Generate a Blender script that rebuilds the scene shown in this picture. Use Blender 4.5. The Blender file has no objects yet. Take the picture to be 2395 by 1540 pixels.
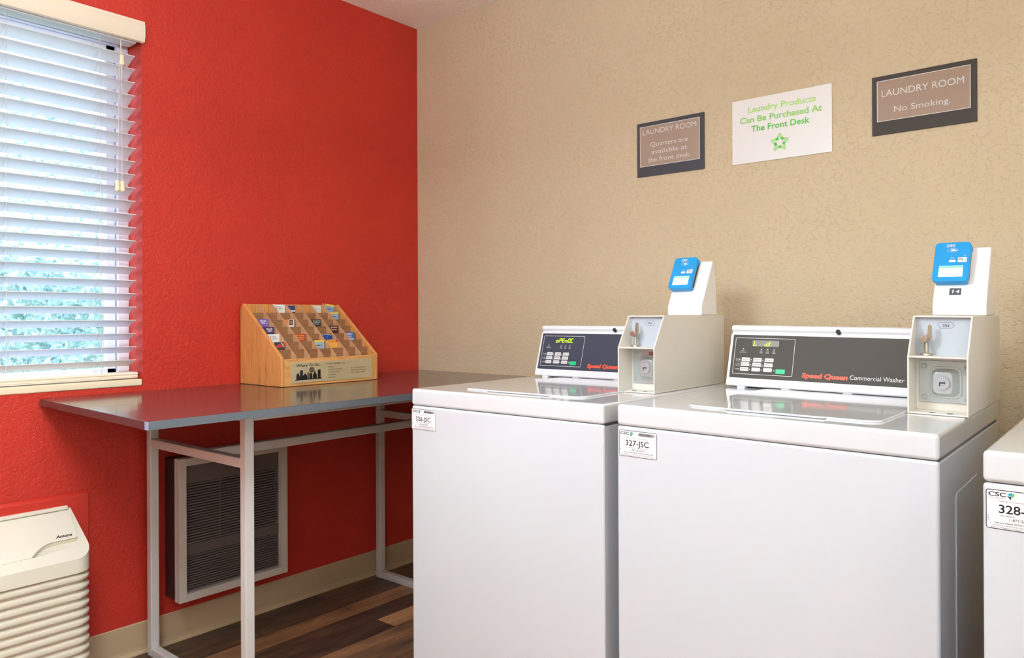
import bpy, bmesh, math, random
from mathutils import Vector, Matrix
random.seed(7)
C = bpy.context.scene.collection
PI = math.pi

# ------------------------------------------------------------------ materials
def lin(r, g, b):
    f = lambda c: (c/255/12.92) if c/255 <= .04045 else ((c/255+.055)/1.055)**2.4
    return (f(r), f(g), f(b), 1)

def mat(name, col, rough=.5, metal=0., coat=0., emis=None, es=0., spec=None, trans=0., ior=None):
    m = bpy.data.materials.new(name); m.use_nodes = True
    b = m.node_tree.nodes['Principled BSDF']
    b.inputs['Base Color'].default_value = col
    b.inputs['Roughness'].default_value = rough
    b.inputs['Metallic'].default_value = metal
    b.inputs['Coat Weight'].default_value = coat
    b.inputs['Coat Roughness'].default_value = .05
    if spec is not None: b.inputs['Specular IOR Level'].default_value = spec
    if trans: b.inputs['Transmission Weight'].default_value = trans
    if ior: b.inputs['IOR'].default_value = ior
    if emis:
        b.inputs['Emission Color'].default_value = emis; b.inputs['Emission Strength'].default_value = es
    return m

class NT:
    def __init__(s, m):
        s.t = m.node_tree; s.b = s.t.nodes['Principled BSDF']
    def n(s, typ, **k):
        x = s.t.nodes.new(typ)
        for a, v in k.items(): setattr(x, a, v)
        return x
    def l(s, a, b): s.t.links.new(a, b)
    def math(s, op, a, b=None, clamp=False):
        x = s.n('ShaderNodeMath', operation=op); x.use_clamp = clamp
        for i, v in enumerate((a, b)):
            if v is None: continue
            if isinstance(v, (int, float)): x.inputs[i].default_value = v
            else: s.l(v, x.inputs[i])
        return x.outputs[0]
    def coord(s, scale=(1, 1, 1), rot=(0, 0, 0)):
        tc = s.n('ShaderNodeTexCoord'); mp = s.n('ShaderNodeMapping')
        mp.inputs['Scale'].default_value = scale; mp.inputs['Rotation'].default_value = rot
        s.l(tc.outputs['Object'], mp.inputs[0]); return mp.outputs[0]
    def noise(s, vec, scale, detail=2, rough=.5, dist=0):
        x = s.n('ShaderNodeTexNoise'); s.l(vec, x.inputs['Vector'])
        x.inputs['Scale'].default_value = scale; x.inputs['Detail'].default_value = detail
        x.inputs['Roughness'].default_value = rough; x.inputs['Distortion'].default_value = dist
        return x.outputs['Fac']
    def ramp(s, fac, stops):
        r = s.n('ShaderNodeValToRGB'); s.l(fac, r.inputs[0]); e = r.color_ramp.elements
        while len(e) < len(stops): e.new(.5)
        for i, (p, c) in enumerate(stops): e[i].position = p; e[i].color = c
        return r.outputs[0]
    def bump(s, h, strength, dist):
        b = s.n('ShaderNodeBump'); b.inputs['Strength'].default_value = strength
        b.inputs['Distance'].default_value = dist; s.l(h, b.inputs['Height'])
        s.l(b.outputs[0], s.b.inputs['Normal'])

def knockdown(name, c1, c2, rough, scale, width, depth, fine, cover):
    m = mat(name, c1, rough); t = NT(m); v = t.coord()
    nz = t.n('ShaderNodeTexNoise'); t.l(v, nz.inputs['Vector']); nz.inputs['Scale'].default_value = scale*.9; nz.inputs['Detail'].default_value = 2
    sc_ = t.n('ShaderNodeVectorMath', operation='SCALE'); t.l(nz.outputs['Color'], sc_.inputs[0]); sc_.inputs['Scale'].default_value = 1.5/scale
    ad = t.n('ShaderNodeVectorMath', operation='ADD'); t.l(v, ad.inputs[0]); t.l(sc_.outputs[0], ad.inputs[1])
    vo = t.n('ShaderNodeTexVoronoi', feature='DISTANCE_TO_EDGE'); t.l(ad.outputs[0], vo.inputs['Vector']); vo.inputs['Scale'].default_value = scale
    line = t.math('SUBTRACT', 1., t.math('MULTIPLY', vo.outputs['Distance'], 1/width), True)
    mask = t.math('MULTIPLY', t.math('SUBTRACT', t.noise(v, scale*1.1, 2, .6), cover), 8., True)
    h = t.math('ADD', t.math('MULTIPLY', t.math('MULTIPLY', line, mask), -1.), t.math('MULTIPLY', t.noise(v, 170, 3, .6), fine))
    h = t.math('ADD', h, t.math('MULTIPLY', t.noise(v, scale*1.2, 1, .5), .5))
    t.bump(h, 1., depth)
    big = t.noise(v, 2.2, 2, .5)
    t.l(t.ramp(big, [(.35, c1), (.65, c2)]), t.b.inputs['Base Color'])
    return m

M = {}
M['beige_wall'] = knockdown('beige_wall_paint', lin(205, 188, 157), lin(209, 192, 161), .75, 52, .12, .0011, .25, .45)
M['red_wall'] = knockdown('red_wall_paint', lin(188, 42, 27), lin(195, 46, 30), .5, 60, .25, .0008, .8, .42)
M['cream_wall'] = mat('cream_wall_paint', lin(226, 216, 200), .8)
M['red_trim'] = mat('red_gloss_trim', lin(196, 48, 33), .38)
def ceil_mat():
    m = mat('popcorn_ceiling', lin(247, 241, 230), .9); t = NT(m); v = t.coord()
    vo = t.n('ShaderNodeTexVoronoi'); t.l(v, vo.inputs['Vector']); vo.inputs['Scale'].default_value = 95
    h = t.math('ADD', t.math('MULTIPLY', vo.outputs['Distance'], -1.), t.noise(v, 70, 4, .7))
    t.bump(h, 1., .003); return m
M['ceiling'] = ceil_mat()
def floor_mat():
    m = mat('wood_plank_vinyl', (.1, .06, .04, 1), .42); t = NT(m)
    v = t.coord(rot=(0, 0, PI/2))
    b = t.n('ShaderNodeTexBrick'); t.l(v, b.inputs['Vector'])
    b.inputs['Color1'].default_value = (0, 0, 0, 1); b.inputs['Color2'].default_value = (1, 1, 1, 1)
    b.inputs['Mortar'].default_value = (.0, .0, .0, 1); b.inputs['Scale'].default_value = 1
    b.inputs['Mortar Size'].default_value = .0012; b.inputs['Brick Width'].default_value = .92
    b.inputs['Row Height'].default_value = .098; b.offset = .37; b.inputs['Bias'].default_value = 0
    vs = t.coord(scale=(30, 2.2, 1)); g = t.noise(vs, 2.2, 5, .65, 1.2)
    vs2 = t.coord(scale=(6, .9, 1)); g2 = t.noise(vs2, 2.5, 3, .6, .8)
    s = t.math('ADD', t.math('MULTIPLY', b.outputs['Color'], .48), t.math('ADD', t.math('MULTIPLY', g, .42), t.math('MULTIPLY', g2, .55)))
    s = t.math('SUBTRACT', s, .22)
    col = t.ramp(s, [(.16, lin(40, 28, 24)), (.34, lin(80, 58, 46)), (.50, lin(124, 88, 62)), (.68, lin(172, 120, 82)), (.88, lin(200, 152, 108))])
    mx = t.n('ShaderNodeMixRGB'); t.l(b.outputs['Fac'], mx.inputs[0]); t.l(col, mx.inputs[1]); mx.inputs[2].default_value = lin(30, 20, 16)
    t.l(mx.outputs[0], t.b.inputs['Base Color']); t.bump(g, .25, .001); return m
M['floor'] = floor_mat()
M['baseboard'] = mat('taupe_vinyl_base', lin(186, 160, 128), .5)
def oak(name, grain_axis, a, b_):
    m = mat(name, a, .38, coat=.25); t = NT(m)
    sc = {'z': (38, 38, 3.2), 'y': (38, 3.2, 38), 'x': (3.2, 38, 38)}[grain_axis]
    v = t.coord(scale=sc); g = t.noise(v, 1.6, 6, .72, 1.6)
    v2 = t.coord(scale=tuple(s*4.5 for s in sc)); g2 = t.noise(v2, 2.0, 3, .6, .3)
    s = t.math('ADD', t.math('MULTIPLY', g, .75), t.math('MULTIPLY', g2, .25))
    t.l(t.ramp(s, [(.33, b_), (.48, a), (.7, tuple(min(1, c*1.18) for c in a[:3])+(1,))]), t.b.inputs['Base Color'])
    t.bump(s, .25, .0008); return m
M['oak_side'] = oak('oak_vertical_grain', 'z', lin(208, 143, 80), lin(150, 90, 44))
M['oak_front'] = oak('oak_horizontal_grain', 'y', lin(212, 154, 90), lin(156, 98, 52))
M['hardboard'] = oak('brown_divider_board', 'y', lin(150, 104, 70), lin(132, 88, 58))
M['divider_edge'] = oak('tan_divider_board', 'z', lin(198, 152, 112), lin(180, 134, 96))
M['white_enamel'] = mat('white_enamel', lin(208, 212, 218), .22, coat=.5)
M['deck_enamel'] = mat('white_enamel_top', lin(214, 216, 219), .12, coat=.6)
M['console_white'] = mat('white_console_plastic', lin(232, 234, 238), .3)
M['gap'] = mat('grey_seam', lin(104, 102, 100), .8)
M['foot'] = mat('black_rubber', lin(30, 30, 30), .7)
M['fascia_blue'] = mat('dark_slate_fascia', lin(60, 64, 80), .5, spec=.35)
M['fascia_grey'] = mat('dark_grey_fascia', lin(78, 74, 70), .6, spec=.3)
M['print_white'] = mat('white_print', lin(228, 228, 228), .5)
M['print_grey'] = mat('grey_print', lin(150, 150, 150), .5)
M['print_black'] = mat('black_print', lin(24, 24, 26), .5)
M['print_red'] = mat('orange_red_print', lin(240, 84, 52), .45)
M['button'] = mat('white_button', lin(222, 222, 220), .4)
M['green_button'] = mat('green_button', lin(24, 190, 130), .4)
M['lcd'] = mat('display_window', lin(120, 118, 108), .3)
M['lcd_dark'] = mat('dark_display_window', lin(58, 66, 66), .3)
M['led_green'] = mat('lit_green_segment', lin(180, 240, 40), .5, emis=lin(186, 246, 40), es=1.1)
M['coin_white'] = mat('cream_white_powder_coat', lin(228, 222, 212), .38)
M['coin_plate'] = mat('pale_blue_white_plate', lin(188, 196, 208), .4)
M['zinc'] = mat('zinc_plated_steel', lin(190, 198, 200), .34, .6)
M['chrome'] = mat('nickel_plate', lin(176, 168, 152), .24, .75)
M['lock_metal'] = mat('brushed_steel_lock', lin(188, 190, 198), .25, .3)
M['red_sticker'] = mat('faded_red_sticker', lin(158, 88, 92), .5)
M['reader_white'] = mat('white_moulded_plastic', lin(244, 242, 240), .4)
M['reader_blue'] = mat('bright_blue_plastic', lin(10, 150, 220), .32)
M['screen'] = mat('lit_screen', lin(210, 228, 240), .3, emis=lin(214, 230, 244), es=.55)
M['screen_green'] = mat('lit_green_bar', lin(90, 215, 150), .3, emis=lin(90, 215, 150), es=.45)
M['screen_text'] = mat('screen_grey_text', lin(120, 138, 160), .4)
M['dark_plate'] = mat('dark_number_plate', lin(74, 76, 82), .45)
M['sticker'] = mat('white_sticker', lin(236, 234, 236), .4)
M['cyan_print'] = mat('cyan_print', lin(20, 160, 205), .5)
M['navy_print'] = mat('navy_print', lin(30, 50, 90), .5)
M['leaf_print'] = mat('leaf_green_print', lin(90, 180, 90), .5)
def laminate():
    m = mat('dark_brown_laminate', lin(66, 56, 58), .15, coat=.15); t = NT(m)
    v = t.coord(scale=(1, 9, 1)); g = t.noise(v, 30, 3, .6)
    t.l(t.ramp(g, [(.4, lin(62, 52, 54)), (.62, lin(78, 66, 66))]), t.b.inputs['Base Color']); return m
M['laminate'] = laminate()
M['edge_band'] = mat('slate_edge_band', lin(92, 98, 104), .35)
M['chipboard'] = mat('bare_chipboard', lin(150, 150, 178), .8)
M['silver_paint'] = mat('silver_painted_steel', lin(212, 208, 206), .38, .15)
M['heater_frame'] = mat('warm_grey_metal_frame', lin(206, 196, 188), .4, .15)
M['heater_dark'] = mat('brown_metal_box', lin(62, 44, 42), .5, .2)
M['grille'] = mat('dark_taupe_louvre_metal', lin(106, 96, 94), .42, .35)
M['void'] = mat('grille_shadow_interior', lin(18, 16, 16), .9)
M['ivory_plastic'] = mat('ivory_plastic', lin(226, 219, 202), .42)
M['ivory_louvre'] = mat('ivory_louvre_plastic', lin(216, 206, 188), .45)
M['blind_cream'] = mat('cream_wood_blind', lin(230, 216, 194), .45)
M['slat'] = mat('white_blind_slat', lin(222, 220, 222), .45)
M['cord'] = mat('cream_cord', lin(214, 206, 196), .7)
M['tassel'] = mat('cream_wooden_tassel', lin(238, 224, 190), .5)
M['frame_vinyl'] = mat('white_vinyl_frame', lin(232, 230, 236), .4)
M['sill'] = mat('cream_sill_paint', lin(232, 214, 184), .5)
M['groove_shade'] = mat('grey_groove_shade', lin(168, 158, 172), .6)
def glass():
    m = bpy.data.materials.new('clear_window_glass'); m.use_nodes = True; t = m.node_tree; t.nodes.clear()
    o = t.nodes.new('ShaderNodeOutputMaterial'); mx = t.nodes.new('ShaderNodeMixShader')
    tr = t.nodes.new('ShaderNodeBsdfTransparent'); gl = t.nodes.new('ShaderNodeBsdfGlossy'); gl.inputs['Roughness'].default_value = .02
    tr.inputs['Color'].default_value = (.93, .97, 1, 1); mx.inputs[0].default_value = .05
    t.links.new(tr.outputs[0], mx.inputs[1]); t.links.new(gl.outputs[0], mx.inputs[2]); t.links.new(mx.outputs[0], o.inputs[0]); return m
M['glass'] = glass()
def leafy(name, a, b_):
    m = mat(name, a, .6); t = NT(m); v = t.coord()
    t.l(t.ramp(t.noise(v, 9, 3, .6), [(.35, a), (.65, b_)]), t.b.inputs['Base Color']); return m
M['leaf'] = leafy('green_leaves', lin(120, 156, 152), lin(216, 230, 214))
M['stem'] = mat('brown_stem', lin(140, 128, 112), .8)
M['lawn'] = leafy('lawn_grass', lin(104, 134, 96), lin(150, 170, 130))
M['outer_wall'] = mat('pale_siding', lin(190, 190, 186), .8)
M['lamp_frame'] = mat('lamp_white_metal', lin(235, 235, 235), .5)
M['lamp'] = mat('lit_diffuser', (1, 1, 1, 1), .5, emis=(.82, .93, 1, 1), es=37.)
M['fill_far'] = mat('fill_long_diffuser', (1, 1, 1, 1), .5, emis=(.82, .93, 1, 1), es=7.5)
M['fill_right'] = mat('fill_square_diffuser', (1, 1, 1, 1), .5, emis=(.82, .93, 1, 1), es=7.5)
M['plaque'] = mat('brushed_brass_plaque', lin(216, 198, 158), .28, .4)
M['sign_dark_slate'] = mat('slate_sign_back', lin(66, 66, 74), .6)
M['sign_dark_brown'] = mat('dark_brown_sign_back', lin(60, 52, 46), .6)
M['sign_taupe'] = mat('taupe_sign_face', lin(166, 144, 128), .45)
M['sign_brown'] = mat('brown_sign_face', lin(158, 132, 112), .45)
M['white_board'] = mat('white_sign_board', lin(238, 238, 238), .35)
M['braille'] = mat('raised_braille', lin(150, 128, 112), .45)
GREENS = {}
def pm(r, g, b):
    k = (r, g, b)
    if k not in GREENS: GREENS[k] = mat('printed_ink_%d_%d_%d' % k, lin(r, g, b), .5)
    return GREENS[k]

# ------------------------------------------------------------------ geometry helpers
def box(bm, x0, x1, y0, y1, z0, z1):
    v = [bm.verts.new(p) for p in ((x0,y0,z0),(x1,y0,z0),(x1,y1,z0),(x0,y1,z0),(x0,y0,z1),(x1,y0,z1),(x1,y1,z1),(x0,y1,z1))]
    for f in ((0,3,2,1),(4,5,6,7),(0,1,5,4),(1,2,6,5),(2,3,7,6),(3,0,4,7)): bm.faces.new([v[i] for i in f])
    return v
def prism(bm, loop_a, loop_b, cap=True):
    a = [bm.verts.new(p) for p in loop_a]; b = [bm.verts.new(p) for p in loop_b]; n = len(a)
    if cap: bm.faces.new(a[::-1]); bm.faces.new(b)
    for i in range(n): bm.faces.new((a[i], a[(i+1) % n], b[(i+1) % n], b[i]))
def extx(bm, prof, x0, x1): prism(bm, [(x0, y, z) for y, z in prof], [(x1, y, z) for y, z in prof])
def exty(bm, prof, y0, y1): prism(bm, [(x, y0, z) for x, z in prof], [(x, y1, z) for x, z in prof])
def cyl(bm, p0, p1, r0, r1=None, seg=16, cap=True):
    r1 = r0 if r1 is None else r1
    p0, p1 = Vector(p0), Vector(p1); d = (p1-p0).normalized()
    a = d.orthogonal().normalized(); b = d.cross(a)
    L = lambda p, r: [p+a*math.cos(2*PI*i/seg)*r+b*math.sin(2*PI*i/seg)*r for i in range(seg)]
    prism(bm, L(p0, r0), L(p1, r1), cap)
def tube(bm, pts, r, seg=6):
    for i in range(len(pts)-1): cyl(bm, pts[i], pts[i+1], r, seg=seg)
def lathe(bm, base, prof, seg=18):
    base = Vector(base); rings = []
    for r, z in prof: rings.append([bm.verts.new(base+Vector((r*math.cos(2*PI*i/seg), r*math.sin(2*PI*i/seg), z))) for i in range(seg)])
    for a, b in zip(rings, rings[1:]):
        for i in range(seg): bm.faces.new((a[i], a[(i+1) % seg], b[(i+1) % seg], b[i]))
    bm.faces.new(rings[0][::-1]); bm.faces.new(rings[-1])

class Fr:   # flat local frame: u right, v up, n outwards
    def __init__(s, o, u, v): s.o = Vector(o); s.u = Vector(u).normalized(); s.v = Vector(v).normalized(); s.n = s.u.cross(s.v)
    def p(s, a, b, c=0): return s.o+s.u*a+s.v*b+s.n*c
def slab(bm, F, a0, a1, b0, b1, c0, c1):
    prism(bm, [F.p(a0,b0,c0),F.p(a1,b0,c0),F.p(a1,b1,c0),F.p(a0,b1,c0)], [F.p(a0,b0,c1),F.p(a1,b0,c1),F.p(a1,b1,c1),F.p(a0,b1,c1)])
def rr(a0, a1, b0, b1, r, seg=5):
    o = []
    for cx, cy, s in ((a1-r,b1-r,0),(a0+r,b1-r,1),(a0+r,b0+r,2),(a1-r,b0+r,3)):
        for i in range(seg+1):
            t = (s+i/seg)*PI/2; o.append((cx+r*math.cos(t), cy+r*math.sin(t)))
    return o
def poly(bm, F, pts, c0, c1): prism(bm, [F.p(a, b, c0) for a, b in pts], [F.p(a, b, c1) for a, b in pts])
def rslab(bm, F, a0, a1, b0, b1, r, c0, c1): poly(bm, F, rr(a0, a1, b0, b1, r), c0, c1)
def ring(bm, F, a0, a1, b0, b1, r, w, c):   # thin flat outline
    o = rr(a0, a1, b0, b1, r); i = rr(a0+w, a1-w, b0+w, b1-w, max(r-w, .0002))
    vo = [bm.verts.new(F.p(a, b, c)) for a, b in o]; vi = [bm.verts.new(F.p(a, b, c)) for a, b in i]; n = len(vo)
    for k in range(n): bm.faces.new((vo[k], vo[(k+1) % n], vi[(k+1) % n], vi[k]))

_tc = {}
def text_mesh(s, off):
    k = (s, off)
    if k in _tc: return _tc[k]
    cu = bpy.data.curves.new('t', 'FONT'); cu.body = s; cu.size = 1; cu.offset = off; cu.resolution_u = 3
    ob = bpy.data.objects.new('t', cu); C.objects.link(ob)
    dg = bpy.context.evaluated_depsgraph_get(); dg.update()
    me = bpy.data.meshes.new_from_object(ob.evaluated_get(dg))
    V = [tuple(v.co) for v in me.vertices]; Fc = [tuple(p.vertices) for p in me.polygons]
    bpy.data.objects.remove(ob); bpy.data.curves.remove(cu); bpy.data.meshes.remove(me)
    _tc[k] = (V, Fc); return _tc[k]
CAP = .70
def text(bm, F, s, a, b, h, w=None, align='l', off=0., shear=0., c=.0006, rot=False):
    """letters of cap height h, baseline at b, starting (or centred, or ending) at a, stretched to width w"""
    V, Fc = text_mesh(s, off)
    if not V: return
    x0 = min(v[0] for v in V); x1 = max(v[0] for v in V); k = h/CAP
    kx = (w/(x1-x0)) if w else k
    W = (x1-x0)*kx; sh = {'l': 0, 'c': -W/2, 'r': -W}[align]
    vs = []
    for x, y, z in V:
        px = (x-x0)*kx+sh+shear*y*k; py = y*k
        if rot: px, py = -py, px
        vs.append(bm.verts.new(F.p(a+px, b+py, c)))
    for f in Fc:
        try: bm.faces.new([vs[i] for i in f])
        except ValueError: pass

WL = {}
def wl(o): return WL.get(o.name, Vector((0, 0, 0)))
def thing(name, label, cat, loc, group=None, kind=None):
    o = bpy.data.objects.new(name, None); C.objects.link(o); o.location = loc; o.empty_display_size = .05
    WL[o.name] = Vector(loc)
    if label: o['label'] = label
    if cat: o['category'] = cat
    if group: o['group'] = group
    if kind: o['kind'] = kind
    return o
def obj(name, bm, m, parent=None, bevel=0, seg=2, smooth=False, loc=None, fn=None):
    if fn:
        for v in bm.verts: v.co = fn(v.co)
    base = wl(parent) if parent else Vector(loc or (0, 0, 0))
    for v in bm.verts: v.co = v.co-base
    bmesh.ops.recalc_face_normals(bm, faces=bm.faces)
    me = bpy.data.meshes.new(name); bm.to_mesh(me); bm.free()
    ms = m if isinstance(m, list) else [m]
    for x in ms: me.materials.append(M[x] if isinstance(x, str) else x)
    o = bpy.data.objects.new(name, me); C.objects.link(o)
    if parent: o.parent = parent
    else: o.location = base
    WL[o.name] = base
    if bevel:
        b = o.modifiers.new('bevel', 'BEVEL'); b.width = bevel; b.segments = seg; b.limit_method = 'ANGLE'; b.angle_limit = math.radians(30)
        b.harden_normals = False
    if smooth or bevel:
        for p in me.polygons: p.use_smooth = True
        if hasattr(me, 'set_sharp_from_angle') and not bevel: me.set_sharp_from_angle(angle=math.radians(35))
    if bevel:
        w = o.modifiers.new('normals', 'WEIGHTED_NORMAL'); w.keep_sharp = True
    return o
def tag(o, label=None, cat=None, group=None, kind=None):
    if label: o['label'] = label
    if cat: o['category'] = cat
    if group: o['group'] = group
    if kind: o['kind'] = kind
    return o
def struct(name, bm, m, parent=None, **k):
    o = obj(name, bm, m, parent, **k)
    if not parent: o['kind'] = 'structure'
    return o
N = bmesh.new

# ------------------------------------------------------------------ the room
RX, RY, RZ = 3.9, -4.7, 2.44
WY0, WY1, WZ0, WZ1 = -2.47, -1.25, .913, 2.07       # window opening
b = N(); box(b, 0, RX, RY, 0, -.05, 0); struct('floor', b, 'floor')
b = N(); box(b, 0, RX, RY, 0, RZ, RZ+.06); struct('ceiling', b, 'ceiling')
b = N(); box(b, -.16, RX+.1, 0, .12, 0, RZ); struct('wall_back', b, 'beige_wall')
b = N()
box(b, -.16, 0, WY1, 0, 0, RZ); box(b, -.16, 0, RY, WY0, 0, RZ)
box(b, -.16, 0, WY0, WY1, 0, WZ0-.022); box(b, -.16, 0, WY0, WY1, WZ1, RZ)
bmesh.ops.remove_doubles(b, verts=b.verts, dist=1e-5)
struct('wall_left', b, 'red_wall')
b = N(); box(b, RX, RX+.1, RY, 0, 0, RZ); struct('wall_right', b, 'cream_wall')
b = N(); box(b, -.16, RX+.1, RY-.1, RY, 0, RZ); struct('wall_front', b, 'cream_wall')
# cove baseboards
pf = [(0, 0), (.011, 0), (.010, .004), (.0045, .012), (.003, .022), (.003, .102), (0, .105)]
b = N(); exty(b, pf, -2.55, -.003); struct('baseboard_left', b, 'baseboard')
b = N(); extx(b, [(-y, z) for y, z in pf], .003, RX); struct('baseboard_back', b, 'baseboard')
# painted board around the air conditioner opening
b = N(); exty(b, [(0, 0.105), (.010, .105), (.010, .564), (0, .574)], -2.6, -1.423)
struct('trim_1', b, 'red_trim', bevel=.003)
# sill
b = N(); box(b, -.10, .004, WY0+.001, WY1-.003, WZ0-.022, WZ0); struct('trim_2', b, 'sill', bevel=.004)

# window
wn = thing('window_1', None, None, (-.13, (WY0+WY1)/2, WZ0), kind='structure')
b = N()
fx0, fx1 = -.155, -.10
box(b, fx0, fx1, WY1-.036, WY1, WZ0, WZ1); box(b, fx0, fx1, WY0, WY0+.036, WZ0, WZ1)
box(b, fx0, fx1, WY0+.036, WY1-.036, WZ0, WZ0+.012); box(b, fx0, fx1, WY0+.036, WY1-.036, WZ1-.03, WZ1)
obj('window_frame', b, 'frame_vinyl', wn, bevel=.002)
b = N()
y1 = WY1-.036; y0 = WY0+.036
for a0, a1 in ((y1-.030, y1), (y0, y0+.030), ((y0+y1)/2-.02, (y0+y1)/2+.02)): box(b, -.145, -.118, a0, a1, WZ0+.012, WZ1-.03)
box(b, -.145, -.118, y0, y1, WZ0+.012, WZ0+.034); box(b, -.145, -.118, y0, y1, WZ1-.06, WZ1-.03)
sash = obj('sash', b, 'frame_vinyl', wn, bevel=.002)
b = N(); box(b, -.134, -.131, y0+.02, y1-.02, WZ0+.02, WZ1-.04); obj('pane', b, 'glass', sash)
b = N(); box(b, -.1180, -.1120, y1-.0030, y1-.0002, WZ0+.034, WZ1-.06); obj('groove_shade', b, 'groove_shade', wn)  # grey strip paints the shade of the groove between frame and sash

# ------------------------------------------------------------------ window blind
BY0, BY1 = WY0+.012, -1.263
bl = thing('window_blind', 'cream and white wooden slat blind hanging half tilted in the window', 'blind', (-.04, (BY0+BY1)/2, WZ0))
b = N()
vp = [(.022, 2.030), (.026, 2.032), (.031, 2.048), (.031, 2.085), (.028, 2.090), (.028, 2.098), (.012, 2.098), (.012, 2.030)]
exty(b, vp, WY0-.01, -1.2505); obj('valance', b, 'blind_cream', bl, smooth=True)
b = N(); box(b, -.055, .003, BY0, BY1-.004, 2.028, 2.068); obj('headrail', b, 'slat', bl, bevel=.002)
nsl = 24; z_first = 1.991; dz = .0441
XF, XB, DROP = -.018, -.070, .021
for i in range(nsl):
    b = N(); z = z_first-dz*i; dr = DROP
    n = 6; top = []; bot = []
    for k in range(n+1):
        t = k/n; x = XF+(XB-XF)*t; zz = z-dr*t+.0022*math.sin(PI*t)
        top.append((x, zz+.0011)); bot.append((x, zz-.0011))
    exty(b, top+bot[::-1], BY0, BY1)
    obj('slat', b, 'slat', bl, smooth=True)
b = N(); exty(b, [(-.060, .917), (-.014, .917), (-.012, .922), (-.015, .926), (-.012, .930), (-.015, .936), (-.060, .936)], BY0, BY1+.002)
obj('bottom_rail', b, 'blind_cream', bl, smooth=True)
for yy in (-1.375, -1.640, -2.2):
    b = N(); pts = [(-.014, yy, 2.03)]
    for i in range(nsl): pts.append((XF+.003+random.uniform(-.0008, .0008), yy+random.uniform(-.001, .001), z_first-dz*i))
    pts.append((XF+.004, yy-.012 if yy < -1.5 else yy, .938)); tube(b, pts, .0008)
    pts = [(XB-.002, yy, 2.03)]+[(XB-.002, yy, z_first-dz*i-DROP) for i in range(nsl)]+[(XB, yy, .938)]
    tube(b, pts, .0008)
    for i in range(nsl): tube(b, [(XF+.002, yy, z_first-dz*i+.001), (XB-.002, yy+.003, z_first-dz*i-DROP-.004)], .0006)
    obj('ladder_cord', b, 'cord', bl)
    b = N(); tube(b, [(-.044, yy+.012, 2.03), (-.044, yy+.012, .936)], .0008); obj('lift_cord', b, 'cord', bl)
for ya, za in ((-1.316, 1.975), (-1.332, 1.562), (-1.318, 1.562)):
    b = N(); tube(b, [(.010, -1.320, 2.035), (.010, ya*.5-1.320*.5, 1.9), (.010, ya, za)], .0009); obj('pull_cord', b, 'cord', bl)
for ya, za in ((-1.317, 1.975), (-1.333, 1.562), (-1.317, 1.562)):
    b = N(); lathe(b, (.010, ya, za-.034), [(.0045, 0), (.0075, .003), (.0080, .010), (.0058, .020), (.0068, .027), (.0066, .033), (.0035, .036)])
    obj('tassel', b, 'tassel', bl, smooth=True)

# ------------------------------------------------------------------ outdoors beyond the window
b = N(); box(b, -14, -.17, -14, 9, -.30, -.25); tag(struct('ground', b, 'lawn'), kind='structure')
def shrub(x, y, w, h, n, label, z0=-.25):
    t = thing('shrub', label, 'shrub', (x, y, z0), 'shrubs outside the window')
    b = N()
    for i in range(n):
        while 1:
            p = Vector((random.uniform(-1, 1), random.uniform(-1, 1), random.uniform(-1, 1)))
            if p.length < 1: break
        p = p.normalized()*(p.length**.4)
        c = Vector((x+p.x*w*.8, y+p.y*w, z0+h*.56+p.z*h*.46)); s = random.uniform(.018, .045)
        u = Vector((random.uniform(-1, 1), random.uniform(-1, 1), random.uniform(-1, 1))).normalized(); v = u.orthogonal().normalized()
        vs = [b.verts.new(q) for q in (c-u*s, c+v*s*.45, c+u*s, c-v*s*.45)]; b.faces.new(vs)
    obj('foliage', b, 'leaf', t)
    b = N()
    for k in range(4): cyl(b, (x+random.uniform(-.05, .05), y+random.uniform(-.05, .05), z0-.02), (x+random.uniform(-.3, .3)*w, y+random.uniform(-.4, .4)*w, z0+h*.42), .016, .006, 7)
    obj('stem', b, 'stem', t)
shrub(-3.3, -.55, .75, 1.75, 6500, 'low leafy green shrub outside, right part of the window')
shrub(-4.0, 1.45, .85, 1.55, 6500, 'low leafy shrub outside behind the window edge, furthest right')
shrub(-3.0, -2.3, .75, 1.70, 6500, 'low leafy green shrub outside, left part of the window')
shrub(-6.0, .2, 1.3, 3.6, 8000, 'tall loose shrub rising above the low ones outside the window')
b = N(); box(b, -11.2, -11, -13, 8.5, -.25, 2.1)
for k in range(11): box(b, -11, -10.985, -13, 8.5, -.2+k*.2, -.02+k*.2)
tag(obj('garden_fence', b, 'outer_wall', loc=(-11, 0, -.25)), 'pale horizontal board fence far outside the window', 'fence')

# ------------------------------------------------------------------ counter table
TY0, TX1, TZ = -1.578, .782, .873
tb = thing('counter_table', 'dark laminate counter table on a square silver tube frame under the window', 'table', (.4, -.78, 0))
b = N()
prism(b, [(.002, TY0+.018, TZ-.021), (TX1, TY0-.012, TZ-.021), (TX1, -.003, TZ-.021), (.002, -.003, TZ-.021)],
      [(.002, TY0+.018, TZ), (TX1, TY0-.012, TZ), (TX1, -.003, TZ), (.002, -.003, TZ)])
top = obj('tabletop', b, 'laminate', tb, bevel=.0012)
b = N(); box(b, TX1, TX1+.0015, TY0-.010, -.004, TZ-.0205, TZ-.0005); obj('edge_band', b, 'edge_band', top)
b = N(); prism(b, [(TX1-.014, TY0-.0125, TZ-.020), (TX1+.0005, TY0-.0135, TZ-.020), (TX1+.0005, TY0-.0135, TZ-.001), (TX1-.014, TY0-.0125, TZ-.001)],
               [(TX1-.014, TY0-.010, TZ-.020), (TX1+.0005, TY0-.010, TZ-.020), (TX1+.0005, TY0-.010, TZ-.001), (TX1-.014, TY0-.010, TZ-.001)])
o = obj('chipped_corner', b, 'chipboard', top); o['label'] = 'bare chipboard at the chipped corner'
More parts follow.
